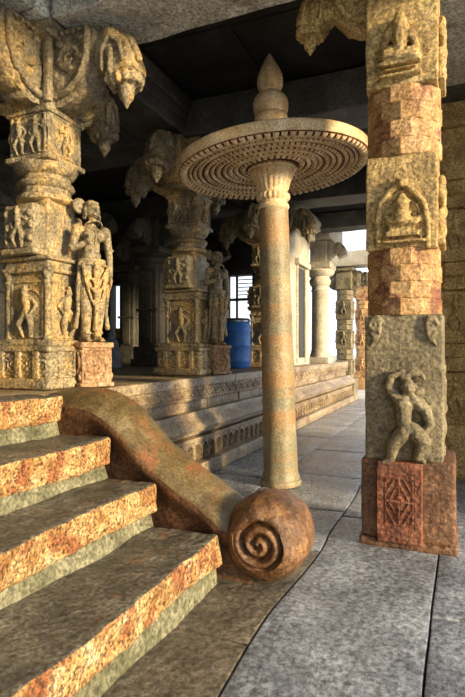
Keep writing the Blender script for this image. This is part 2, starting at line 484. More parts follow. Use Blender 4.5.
for i in range(n + 1):
    x = -2.99 + (1.77) * i / n
    zt = sum(crv(x + d) for d in (-.06, -.03, 0, .03, .06)) / 5
    row = []
    for (yy, zz) in sec(zt):
        zz = max(zz, -.01)
        p = Vector((x, yy, zz)); p += noise.noise_vector(p * 4) * .012 + noise.noise_vector(p * 13) * .004
        row.append(bm.verts.new(p))
    rows.append(row)
for i in range(n):
    for j in range(len(rows[0])):
        k = (j + 1) % len(rows[0])
        f = bm.faces.new([rows[i][j], rows[i + 1][j], rows[i + 1][k], rows[i][k]])
        f.material_index = 1 if j < 4 else 0
bm.faces.new(rows[0][::-1]); bm.faces.new(rows[-1])
obj('rail', bm, [M_RAIL, M_RAILS], bal, angle=80)
# scroll drum (axis along Y) with a spiral cut into its face
bm = B(); SC = Vector((-1.135, 3.35, .285)); HL = .255; FR = .17
def drum_ring(t):       # t 0..1 outside meridian, returns (r, y)
    a = -1 + 2 * t
    return (FR + (.278 - FR) * max(0, (1 - abs(a) ** 2.4)) ** .62, a * HL)
segs = 110
rings = []
for j in range(1, 23):
    r = FR * j / 22 * .985
    ring = []
    for s in range(segs):
        th = 2 * PI * s / segs
        ph = (r / FR * 2.3 + th / (2 * PI)) % 1
        g = math.sin(ph * PI) ** .8
        dome = .035 * (1 - (r / FR) ** 2) if r > .03 else .035
        d = -dome * .2 + .055 * (1 - g) * (1 if r < FR * .93 else .3)
        ring.append(bm.verts.new(SC + Vector((r * math.cos(th), -HL + d, r * math.sin(th)))))
    rings.append(ring)
cv = bm.verts.new(SC + Vector((0, -HL - .012, 0)))
for s in range(segs): bm.faces.new([cv, rings[0][s], rings[0][(s + 1) % segs]])
for t in [i / 26 for i in range(27)]:
    r, yy = drum_ring(t); ring = []
    for s in range(segs):
        th = 2 * PI * s / segs
        p = Vector((r * math.cos(th), yy, r * math.sin(th)))
        p += noise.noise_vector(p * 9) * .012 + noise.noise_vector(p * 28) * .003
        p.z = max(p.z, -.278)
        ring.append(bm.verts.new(SC + p))
    rings.append(ring)
for a, b in zip(rings[:-1], rings[1:]):
    for s in range(segs): bm.faces.new([a[s], b[s], b[(s + 1) % segs], a[(s + 1) % segs]])
bm.faces.new(rings[-1])
obj('scroll', bm, M_SCROLL, bal, angle=80)

# ------------------------------------------------------------------ stone umbrella
UX, UY = -1.81, 5.69
umb = thing('stone_umbrella', 'tall carved stone parasol on a round column standing in the aisle', 'sculpture', (UX, UY, 0))
fw = Vector((-SN, CS, 0))
lean = Matrix.Rotation(-.027, 4, fw)
umb.rotation_euler = lean.to_euler()
bm = B()
lathe(bm, [(.20, -.01), (.225, .0), (.232, .03), (.222, .055), (.2, .06)], 40, rmod=lambda r, z, t: r + .012 * noise.noise(Vector((math.cos(t) * 2, math.sin(t) * 2, 5))))
obj('foot', bm, M_COLM, umb)
bm = B()
lathe(bm, [(.20, .04), (.212, .07), (.205, .11), (.193, .14)] + [(.192 - .03 * i / 30, .15 + 2.95 * i / 30) for i in range(31)] + [(.15, 3.12)], 64,
      rmod=lambda r, z, t: r + noise.noise(Vector((math.cos(t) * 2, math.sin(t) * 2, z * 2))) * .006)
obj('column', bm, M_COLM, umb)
bm = B()
cp = [(.15, 3.06), (.172, 3.08), (.178, 3.10), (.172, 3.12), (.158, 3.13), (.155, 3.16), (.178, 3.18), (.186, 3.21), (.178, 3.235), (.160, 3.25), (.158, 3.27),
      (.17, 3.30), (.187, 3.36), (.212, 3.42), (.238, 3.46), (.245, 3.465), (.250, 3.48), (.245, 3.495), (.262, 3.50), (.272, 3.515), (.262, 3.53), (.24, 3.55)]
def capmod(r, z, t):
    if 3.28 < z < 3.465: return r + .012 * abs(math.sin(t * 10)) - .004
    if 3.16 < z < 3.24: return r + .006 * math.sin(t * 20)
    if z > 3.495: return r + .008 * math.sin(t * 26)
    return r
lathe(bm, cp, 156, rmod=capmod)
obj('capital', bm, M_UMB, umb)
# canopy
bm = B()
RD = 1.07
prof = []; zt0 = 3.54
rings_def = []
def under(r, t):
    """height of the underside below the plate; carved concentric bands"""
    h = 0
    q = (r - .30) / (RD - .30)
    for a, b, nn, d in CB:
        if a <= r <= b:
            w = math.sin((r - a) / (b - a) * PI) ** .6
            if nn: w *= .1 + .9 * abs(math.sin(t * nn / 2)) ** .6
            h = max(h, d * w)
    return h
CB = [(.30, .36, 32, .030), (.385, .43, 0, .02), (.45, .50, 48, .028), (.52, .56, 0, .022), (.585, .635, 64, .03), (.66, .70, 0, .022), (.72, .77, 80, .03), (.795, .835, 0, .022), (.855, .895, 96, .03), (.91, .94, 0, .022), (.955, 1.05, 80, .045)]
def isband(r, t=None):
    for a, b, nn, d in CB:
        if a <= r <= b: return not nn or t is None or abs(math.sin(t * nn / 2)) > .45
    return False
segs = 560; nr = 110
radii = [.2 + (RD - .015 - .2) * i / nr for i in range(nr + 1)]
rings = []
for r in radii:
    base = 3.56 - .035 * ((r - .2) / (RD - .2))     # shallow dish
    rings.append([bm.verts.new(Vector((r * math.cos(2 * PI * s / segs), r * math.sin(2 * PI * s / segs), base - under(r, 2 * PI * s / segs)))) for s in range(segs)])
nb = len(rings)
for r, z in [(RD - .004, 3.527), (RD, 3.545), (RD + .006, 3.58), (RD + .004, 3.62), (RD - .012, 3.64), (RD - .06, 3.65), (.7, 3.70), (.35, 3.76), (.16, 3.80)]:
    rings.append([bm.verts.new(Vector(((r + .004 * noise.noise(Vector((math.cos(2 * PI * s / segs) * 5, math.sin(2 * PI * s / segs) * 5, z * 9)))) * math.cos(2 * PI * s / segs),
                                       (r) * math.sin(2 * PI * s / segs), z))) for s in range(segs)])
for i in range(len(rings) - 1):
    for s in range(segs):
        f = bm.faces.new([rings[i][s], rings[i + 1][s], rings[i + 1][(s + 1) % segs], rings[i][(s + 1) % segs]])
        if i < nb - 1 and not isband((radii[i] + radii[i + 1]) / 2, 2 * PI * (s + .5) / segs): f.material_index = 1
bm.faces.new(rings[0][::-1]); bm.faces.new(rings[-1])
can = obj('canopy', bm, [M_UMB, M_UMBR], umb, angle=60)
piv = Matrix.Translation((0, 0, 3.55)) @ Matrix.Rotation(-.05, 4, fw) @ Matrix.Translation((0, 0, -3.55))
can.matrix_local = piv
bm = B()
fp = [(.16, 3.76), (.15, 3.9), (.155, 4.02), (.175, 4.06), (.185, 4.10), (.18, 4.12), (.168, 4.135), (.182, 4.16), (.193, 4.21), (.193, 4.26), (.18, 4.31), (.155, 4.35), (.118, 4.375),
      (.105, 4.385), (.112, 4.40), (.130, 4.43), (.140, 4.48), (.140, 4.53), (.134, 4.57), (.122, 4.61), (.104, 4.66), (.08, 4.71), (.052, 4.76), (.026, 4.80), (.008, 4.825)]
def fmod(r, z, t):
    if 4.13 < z < 4.35: return r + .006 * abs(math.sin(t * 7 + z * 30))
    if 4.40 < z < 4.62: return r + .006 * math.sin(t * 8)
    return r
lathe(bm, fp, 84, rmod=fmod)
obj('finial', bm, M_UMB, umb)

# ------------------------------------------------------------------ front right pillar
PCX, PCY, PH = -.385, 4.46, .262
rp = thing('carved_pillar', 'golden square pillar with carved figures and a red base, nearest on the right', 'pillar', (PCX, PCY, 0))
bm = B()
def tpb(p):
    q = p.copy(); q.x += noise.noise(Vector((q.z * 3, q.y * 2, 1))) * .012; return q
rbox(bm, (-.31, -.285, -.01), (.40, .33, .06), r=.02, res=.05, amp=.008, taper=tpb)
rbox(bm, (-.295, -.268, .05), (.385, .32, .665), r=.025, res=.05, amp=.008, nf=7, taper=tpb)
rb = obj('base_block', bm, M_PILB, rp, angle=60)
bm = B()
rbox(bm, (-.175, -.305, .04), (.155, -.25, .655), r=.014, res=.045, amp=.004, nf=7)
def geo(a, b):
    x = a * .33; z = b * .5
    h = 0
    if .05 < x < .28 and .06 < z < .46: h = -.008
    fx, fz = (x - .165) / .105, (z - .26) / .18
    if abs(fx) < 1 and abs(fz) < 1:
        d = min(abs((abs(fx) + abs(fz)) % .5 - .25), abs(fx), abs(fz))
        h = .006 if d < .05 else -.012
        if min(abs(abs(fx) - .97), abs(abs(fz) - .97)) < .05: h = .004
    return h + noise.noise(Vector((x * 25, z * 25, 0))) * .003
hfield(bm, (-.172, -.307, .1), (.324, 0, 0), (0, 0, .50), (0, -1, 0), 100, 140, geo, .012)
obj('base_panel', bm, M_PILR, rb, angle=60)
def shaft(z0, z1, mat, name='shaft', h=PH, sd=3):
    bm = B(); rbox(bm, (-h, -h, z0), (h, h, z1), r=.016, res=.05, amp=.007, nf=6, seed=sd)
    return obj(name, bm, mat, rp, angle=60)
def facets(z0, z1, n, mat, rad):
    bm = B(); dz = (z1 - z0) / n
    for i in range(n):
        lathe(bm, [(rad * .985, z0 + dz * i), (rad, z0 + dz * i + .008), (rad, z0 + dz * (i + 1) - .008), (rad * .985, z0 + dz * (i + 1))], 12, ph=R(15 if i % 2 else 0))
    return obj('faceted_band', bm, mat, rp, smooth=False)
bm = B(); rbox(bm, (-.268, -PH, .66), (.30, PH, 1.77), r=.016, res=.05, amp=.007, nf=6, seed=4)
s1 = obj('shaft', bm, M_PILG, rp, angle=60)
facets(1.765, 2.275, 4, M_PILO, .285)
s2 = shaft(2.27, 2.985, M_PIL, sd=5)
facets(2.98, 3.515, 4, M_PILO, .285)
s3 = shaft(3.51, 4.36, M_PIL, sd=6)
YF = PCY - PH
def rel(u, v, out=0.0):
    """photo position -> local relief coordinates on the pillar's front face"""
    x = YF * k_of(u); d = depth(x, YF); z = 1.5 + (350 - v) / F * d
    return Vector((x - PCX, -PH - out, z))
# dancer
b = Blob()
def P(u, v, o=.02): return rel(u, v, o)
b.sph(P(409, 387, .045), (.052, .05, .062))
b.chain([P(404, 377, .03), P(412, 373, .03), P(421, 374, .03), P(425, 380, .02)], [.03, .028, .022, .014])
b.chain([P(399, 399, .03), P(389, 388, .03), P(391, 377, .03), P(402, 372, .03)], [.042, .036, .03, .024])
b.sph(P(402, 371, .035), (.03, .02, .02))
b.cap(P(406, 394, .03), P(406, 402, .03), .034)
b.sph(P(405, 404, .03), (.085, .05, .07))
b.cap(P(404, 404, .03), P(404, 420, .03), .07, .055)
b.sph(P(404, 418, .045), (.058, .05, .05))
b.sph(P(410, 430, .03), (.10, .055, .07))
b.chain([P(414, 400, .03), P(426, 410, .03), P(431, 424, .03), P(424, 432, .03), P(413, 426, .04)], [.045, .042, .034, .03, .024])
b.chain([P(404, 433, .03), P(394, 443, .04), P(391, 458, .02)], [.07, .055, .035])
b.chain([P(417, 434, .03), P(424, 441, .045), P(417, 457, .02)], [.068, .055, .035])
b.cap(P(391, 459, .02), P(384, 461, .03), .028, .02).cap(P(417, 458, .02), P(424, 461, .03), .028, .02)
b.chain([P(403, 425, .06), P(411, 422, .065), P(418, 427, .06)], .016)
b.chain([P(398, 399, .05), P(405, 407, .06), P(411, 416, .06)], .012)
b.sph(P(403, 387, .05), .018).sph(P(416, 387, .05), .018).sph(P(410, 389, .095), (.012, .016, .014))
b.make('dancer_relief', M_PILG, s1, .0085)
# leaf corners
for u0, sg in ((371, 1), (436, -1)):
    b = Blob()
    b.ring(P(u0 + sg * 4, 325, .01), (1, 0, 0), (0, 0, 1), .038, .016, 0, 5.2, 12).sph(P(u0 + sg * 4, 325, .01), .018)
    b.chain([P(u0 + sg * 9, 325, .005), P(u0 + sg * 8, 333, .01), P(u0 + sg * 5, 340, .005), P(u0, 345, .0)], [.016, .02, .018, .012])
    b.chain([P(u0, 318, .0), P(u0 + sg * 7, 317, .01), P(u0 + sg * 12, 321, .0)], [.016, .018, .012])
    b.chain([P(u0 - sg * 1, 333, .0), P(u0 + sg * 3, 336, .01), P(u0 + sg * 2, 343, .0)], [.014, .02, .012])
    b.make('corner_leaf_relief', M_PILG, s1, .009)
# niche with seated figure
b = Blob()
b.chain([P(378, 246, .0), P(377, 225, .005), P(381, 204, .01), P(391, 191, .015), P(402, 183, .02), P(413, 191, .015), P(424, 203, .01), P(428, 225, .005), P(428, 246, .0)], [.022, .022, .024, .026, .03, .026, .024, .022, .022])
b.chain([P(384, 240, .0), P(383, 222, .005), P(388, 205, .01), P(402, 195, .01), P(417, 205, .01), P(422, 222, .005), P(421, 240, .0)], .010)
b.sph(P(402, 206, .04), (.06, .05, .055)).sph(P(402, 199, .04), (.035, .035, .035))
b.sph(P(402, 214, .03), (.075, .045, .03))
b.cap(P(390, 222, .03), P(414, 222, .03), .035).sph(P(402, 220, .05), (.06, .04, .05))
b.box(P(386, 238, .045), P(419, 230, -.01)).box(P(382, 245, .055), P(424, 239, -.01)).box(P(389, 230, .04), P(415, 226, -.01))
b.sph(P(402, 184, .035), .035).sph(P(398, 180, .03), .022).sph(P(406, 180, .03), .022)
b.sph(P(386, 219, .02), .022).sph(P(418, 219, .02), .022)
b.make('niche_relief', M_PIL, s2, .009)
# seated deity
b = Blob()
b.sph(P(400, 27, .045), (.060, .055, .066)).sph(P(400, 19, .045), (.040, .035, .035)).sph(P(392, 29, .03), .02).sph(P(408, 29, .03), .02).cap(P(389, 37, .03), P(411, 37, .03), .042)
b.cap(P(400, 34, .035), P(400, 50, .035), .062, .055)
b.chain([P(393, 35, .03), P(386, 44, .03), P(383, 50, .03), P(392, 53, .06)], [.034, .03, .026, .02])
b.chain([P(407, 35, .03), P(415, 43, .03), P(417, 50, .03), P(408, 53, .06)], [.034, .03, .026, .02])
b.cap(P(386, 58, .04), P(414, 58, .04), .042).sph(P(383, 58, .03), .04).sph(P(417, 58, .03), .04)
b.box(P(380, 66, .055), P(421, 62, -.01)).box(P(384, 74, .045), P(417, 66, -.01)).box(P(379, 79, .06), P(422, 74, -.01))
b.make('seated_deity_relief', M_PIL, s3, .0085)
# profile figures on the side that looks to the right
def side_fig(z0, hgt, par, mat):
    b = Blob(); s = hgt
    X = PH
    b.sph((X + .02, .02, z0 + s * .88), (.035, .05, .065)).cap((X + .0, .02, z0 + s * .75), (X + .0, .02, z0 + s * .5), .06, .055)
    b.sph((X + .01, .02, z0 + s * .45), (.055, .10, .07))
    b.chain([(X, -.06, z0 + s * .4), (X + .02, -.1, z0 + s * .22), (X, -.08, z0 + .02)], [.045, .04, .03])
    b.chain([(X, .1, z0 + s * .4), (X + .02, .13, z0 + s * .22), (X, .1, z0 + .02)], [.045, .04, .03])
    b.chain([(X, -.09, z0 + s * .72), (X + .02, -.15, z0 + s * .6), (X + .03, -.06, z0 + s * .5)], [.03, .027, .022])
    b.box((X - .01, -.16, z0 - .03), (X + .05, .18, z0 + .02))
    b.make('side_figure_relief', mat, par, .0095)
side_fig(.72, .72, s1, M_PILG); side_fig(2.33, .55, s2, M_PIL); side_fig(3.58, .55, s3, M_PIL)

# --------------------------- hanging bracket arms
def bracket_mesh(bm, ang, org, L=.72, H=.70, W=.30, scale=1.0):
    """corbel arm growing out along ang: flat top, concave lobed belly, drooping tip"""
    top = [(.0, .70), (.14, .70), (.28, .70), (.42, .69), (.49, .62), (.55, .645), (.66, .62), (.75, .54), (.82, .41), (.86, .25)]
    bot = [(.0, .02), (.12, .03), (.23, .06), (.34, .11), (.42, .20), (.49, .27), (.54, .26), (.57, .21), (.59, .17), (.60, .13)]
    n = 28; rows = []
    def lerp(c, t):
        f = t * (len(c) - 1); i = min(int(f), len(c) - 2); f -= i
        return Vector((c[i][0] + (c[i + 1][0] - c[i][0]) * f, c[i][1] + (c[i + 1][1] - c[i][1]) * f))
    ca, sa = math.cos(ang), math.sin(ang)
    for i in range(n + 1):
        t = i / n; a = lerp(top, t); bb = lerp(bot, t)
        w = W / 2 * (1 - .05 * t) * (1 - .30 * math.exp(-((t - .47) / .07) ** 2)) * (1 + .04 * math.sin(t * 30))
        loop = []
        m = 8
        ring2 = []
        for j in range(m + 1): ring2.append((a.lerp(bb, j / m), w * (1 - .25 * abs(2 * j / m - 1) ** 3)))
        pts = [(p, ww) for p, ww in ring2] + [(p, -ww) for p, ww in ring2[::-1]]
        for p, ww in pts:
            groove = .012 * math.sin(t * 34 + p.y * 20)
            ww = ww + (groove if ww > 0 else -groove)
            q = Vector((p.x * ca - ww * sa, p.x * sa + ww * ca, p.y)) * scale
            q += noise.noise_vector(q * 11) * .015
            loop.append(bm.verts.new(q + Vector(org)))
        rows.append(loop)
    m = len(rows[0])
    for i in range(n):
        for j in range(m): bm.faces.new([rows[i][j], rows[i + 1][j], rows[i + 1][(j + 1) % m], rows[i][(j + 1) % m]])
    bm.faces.new(rows[0][::-1]); bm.faces.new(rows[-1])

def bracket(parent, ang, org, mat, scale=1.0, pend=True):
    bm = B(); bracket_mesh(bm, ang, org, scale=scale)
    br = obj('bracket_arm', bm, mat, parent, angle=70)
    b = Blob(); ca, sa = math.cos(ang), math.sin(ang)
    def q(r, w, z): return Vector((r * ca - w * sa, r * sa + w * ca, z)) * scale + Vector(org)
    for w in (-.15, .15):                    # carved scrolls and leaves on the flanks
        b.ring(q(.22, w, .42), (ca, sa, 0), (0, 0, 1), .10 * scale, .028 * scale, 0, 5, 12)
        b.ring(q(.22, w, .42), (ca, sa, 0), (0, 0, 1), .04 * scale, .02 * scale, 1, 6, 8)
        b.chain([q(.58, w, .24), q(.57, w, .40), q(.64, w, .52), q(.74, w * .95, .46), q(.78, w * .9, .30)], .024 * scale)
        b.chain([q(.66, w, .22), q(.66, w, .40)], .028 * scale)
        b.chain([q(.06, w, .10), q(.20, w, .13), q(.33, w, .22), q(.41, w, .38), q(.42, w, .62)], .034 * scale)
        for k in range(6): b.sph(q(.08 + .065 * k, w * 1.02, .65), .026 * scale)
        b.sph(q(.36, w, .40), .035 * scale).sph(q(.12, w, .56), .04 * scale).sph(q(.36, w, .56), .04 * scale)
    b.chain([q(.56, 0, .645), q(.68, 0, .61), q(.78, 0, .52), q(.85, 0, .36)], .04 * scale)
    b.make('leaf_carving', mat, br, .014 * scale)
    if pend:
        b = Blob()
        for i in range(12):
            a = 2 * PI * i / 12
            b.sph(q(.73 + .125 * math.cos(a), .125 * math.sin(a), .17 + .02 * math.cos(a)), (.036 * scale, .036 * scale, .055 * scale))
        b.sph(q(.73, 0, .17), (.12 * scale, .12 * scale, .05 * scale)).cap(q(.73, 0, .13), q(.73, 0, .06), .075 * scale, .07 * scale).cap(q(.73, 0, .06), q(.73, 0, -.05), .07 * scale, .012 * scale)
        b.make('lotus_pendant', mat, br, .010)
    return br
bracket(rp, PI, (-.20, .05, 4.10 - .0), M_PIL, .80)

# ------------------------------------------------------------------ carved figures for the left pillars
def mini_figure(b, T, h=1.0, pose=0):
    """small dancing figure, ~h tall, in local (x right, y in, z up) through matrix T"""
    def q(x, z, o=.03): return T @ Vector((x * h, -o * h, z * h))
    r = lambda v: v * h * T.to_scale()[0]
    s = 1 if pose % 2 == 0 else -1
    b.sph(q(0, .86, .08), (r(.07), r(.07), r(.085))).sph(q(0, .95, .07), (r(.05), r(.05), r(.06)))
    b.cap(q(0, .72), q(.02 * s, .55), r(.11), r(.075)).sph(q(0, .47), (r(.13), r(.09), r(.09)))
    b.chain([q(-.05, .42), q(-.14, .26, .08), q(-.08, .03)], [r(.075), r(.065), r(.04)])
    b.chain([q(.05, .42), q(.15, .25, .08), q(.10, .03)], [r(.075), r(.065), r(.04)])
    b.chain([q(-.11 * s, .74), q(-.24 * s, .66), q(-.24 * s, .86)], [r(.045), r(.04), r(.03)])
    b.chain([q(.11 * s, .74), q(.24 * s, .60), q(.14 * s, .46, .08)], [r(.045), r(.04), r(.03)])
    b.ring(q(0, .5, 0), T.to_3x3() @ Vector((1, 0, 0)) / T.to_scale()[0], (0, 0, 1), r(.42), r(.02), -.3, PI + .3, 14)

def panel_figs(parent, name, faces, z0, w, h, mat, half, double=False, voxel=.009):
    for fi, (rt, out) in enumerate(faces):
        b = Blob()
        rt = Vector(rt); out = Vector(out)
        for k in ((-.25, .25) if double else (0,)):
            org = out * half + rt * (k * w) + Vector((0, 0, z0))
            mini_figure(b, frame(org, rt, out), h * .95, fi + (1 if k > 0 else 0))
        o = out * half
        for x in (-w / 2, w / 2):
            b.cap(o + rt * x + Vector((0, 0, z0)), o + rt * x + Vector((0, 0, z0 + h)), .014)
        for z in (0, h): b.cap(o - rt * w / 2 + Vector((0, 0, z0 + z)), o + rt * w / 2 + Vector((0, 0, z0 + z)), .012)
        b.make(name, mat, parent, voxel)

FR_ = [((1, 0, 0), (0, -1, 0)), ((0, 1, 0), (1, 0, 0)), ((-1, 0, 0), (0, 1, 0)), ((0, -1, 0), (-1, 0, 0))]

def carved_strip(bm, half, z0, z1, per=.09, depth=.012, seed=0):
    """band of foliage carving round a square block"""
    def h(a, b):
        x = a * 2 * half; z = b * (z1 - z0)
        cx = (x % per) - per / 2; cz = z - (z1 - z0) / 2
        rr = math.hypot(cx, cz); th = math.atan2(cz, cx)
        return depth * (.4 + .6 * math.sin(rr * 160 + th * 1.0)) * (1 if abs(cz) < (z1 - z0) * .42 else .3) + noise.noise(Vector((x * 20, z * 20, seed))) * .006
    for rt, out in FR_:
        rt = Vector(rt); out = Vector(out)
        hfield(bm, out * half - rt * half * .97 + Vector((0, 0, z0)), rt * 2 * half * .97, (0, 0, z1 - z0), out, 44, 18, h, .01)

def carved_pillar(name, label, loc, group):
    t = thing(name, label, 'pillar', loc, 0, group)
    m = M_LEFT
    bm = B()
    rbox(bm, (-.38, -.38, .006), (.36, .38, .10), r=.018, res=.06, amp=.006)
    rbox(bm, (-.33, -.33, .09), (.33, .33, .34), r=.014, res=.06, amp=.005)
    rbox(bm, (-.36, -.36, .33), (.36, .36, .385), r=.022, res=.06, amp=.005)
    rbox(bm, (-.31, -.31, .38), (.31, .31, .44), r=.016, res=.06, amp=.004)
    carved_strip(bm, .335, .11, .32, .11, .016)
    for sx_ in (-1, 1):
        for k in (-.2, .0, .2):
            rbox(bm, (k - .035, sx_ * .34 - .02, .10), (k + .035, sx_ * .34 + .02, .335), r=.012, res=.03, amp=.004)
            rbox(bm, (sx_ * .34 - .02, k - .035, .10), (sx_ * .34 + .02, k + .035, .335), r=.012, res=.03, amp=.004)
    obj('base', bm, m, t, angle=60)
    bm = B()
    rbox(bm, (-.235, -.235, .43), (.235, .235, 1.10), r=.012, res=.05, amp=.005)
    for sa in (-1, 1):
        for sb in (-1, 1): lathe(bm, [(.035, .43), (.045, .45), (.032, .48), (.032, .92), (.05, .95), (.03, .98), (.05, 1.02), (.055, 1.05)], 14, c=(sa * .225, sb * .225, 0))
    rbox(bm, (-.275, -.275, 1.04), (.275, .275, 1.085), r=.015, res=.05, amp=.004)
    rbox(bm, (-.255, -.255, 1.08), (.255, .255, 1.15), r=.015, res=.05, amp=.004)
    rbox(bm, (-.29, -.29, 1.145), (.29, .29, 1.185), r=.018, res=.05, amp=.004)
    sh = obj('lower_shaft', bm, m, t, angle=60)
    panel_figs(sh, 'shaft_figure_relief', FR_, .46, .36, .50, m, .235)
    bm = B()
    rbox(bm, (-.19, -.19, 1.18), (.19, .19, 1.78), r=.03, res=.05, amp=.005)
    up = obj('upper_shaft', bm, m, t, angle=60)
    # attached carved blocks
    bm = B()
    for (lo, hi) in (((-.19, -.34, 1.24), (.17, -.17, 1.64)), ((-.34, -.16, 1.24), (-.17, .16, 1.64)), ((-.16, .17, 1.24), (.16, .34, 1.64))):
        rbox(bm, lo, hi, r=.035, res=.04, amp=.012, nf=10)
        rbox(bm, (lo[0] - .015, lo[1] - .015, 1.19), (hi[0] + .015, hi[1] + .015, 1.245), r=.015, res=.05, amp=.004)
    cb = obj('corbel_block', bm, m, t, angle=60)
    for rt, out in (FR_[0], FR_[2], FR_[3]):
        b = Blob()
        T = frame(Vector(out) * .335 + Vector((0, 0, 1.25)), rt, out)
        mini_figure(b, T, .37, 1)
        for x, z in ((-.13, .06), (.13, .08), (-.14, .3), (.13, .3), (-.12, .18), (.14, .2)):
            b.sph(T @ Vector((x, -.01, z)), (.028, .028, .035))
        b.make('block_figure_relief', m, cb, .009)
    bm = B()
    lathe(bm, [(.235, 1.70), (.26, 1.72), (.26, 1.76), (.225, 1.775), (.225, 1.83), (.25, 1.845), (.262, 1.87), (.25, 1.895), (.22, 1.91), (.22, 1.95), (.245, 1.96), (.27, 2.0), (.285, 2.03), (.285, 2.05), (.27, 2.06)], 24,
          rmod=lambda r, z, t: r * (1 + .02 * math.cos(8 * t)))
    obj('neck_moulding', bm, m, t, angle=50)
    bm = B()
    rbox(bm, (-.225, -.225, 2.09), (.225, .225, 2.50), r=.014, res=.05, amp=.005)
    rbox(bm, (-.255, -.255, 2.05), (.255, .255, 2.10), r=.014, res=.05, amp=.004)
    rbox(bm, (-.25, -.25, 2.47), (.25, .25, 2.51), r=.014, res=.05, amp=.004)
    cap = obj('capital_block', bm, m, t, angle=60)
    panel_figs(cap, 'capital_figure_relief', FR_[:1], 2.12, .38, .34, m, .225, double=True, voxel=.0075)
    panel_figs(cap, 'capital_figure_relief', FR_[1:], 2.12, .36, .34, m, .225, voxel=.0085)
    bm = B()
    rbox(bm, (-.22, -.22, 2.50), (.22, .22, 3.22), r=.03, res=.05, amp=.008)
    rbox(bm, (-.30, -.30, 3.12), (.30, .30, 3.25), r=.02, res=.05, amp=.008)
    for sa in (-1, 1):
        for sb in (-1, 1): rbox(bm, (sa * .215 - .035, sb * .215 - .035, 2.56), (sa * .215 + .035, sb * .215 + .035, 3.14), r=.02, res=.05, amp=.008)
    obj('bracket_core', bm, m, t, angle=60)
    for a, org in ((0, (.17, 0, 2.52)), (PI / 2, (0, .17, 2.52)), (PI, (-.17, 0, 2.52)), (-PI / 2, (0, -.17, 2.52))):
        bracket(t, a, org, m)
    return t

cp1 = carved_pillar('carved_pillar', 'tall richly carved pillar at the left with lotus brackets behind the nearer female statue', (-3.55, 3.92, 1.152), 'carved pillars along the platform edge')
cp2 = dup_tree(cp1); cp2.location = (-3.55, 6.72, 1.152); cp2['label'] = 'darker carved pillar behind the farther statue, left of the blue barrel'
cp3 = dup_tree(cp1); cp3.location = (-3.55, 10.35, 1.152); cp3['label'] = 'dark carved pillar just right of the blue barrel, partly behind the umbrella column'

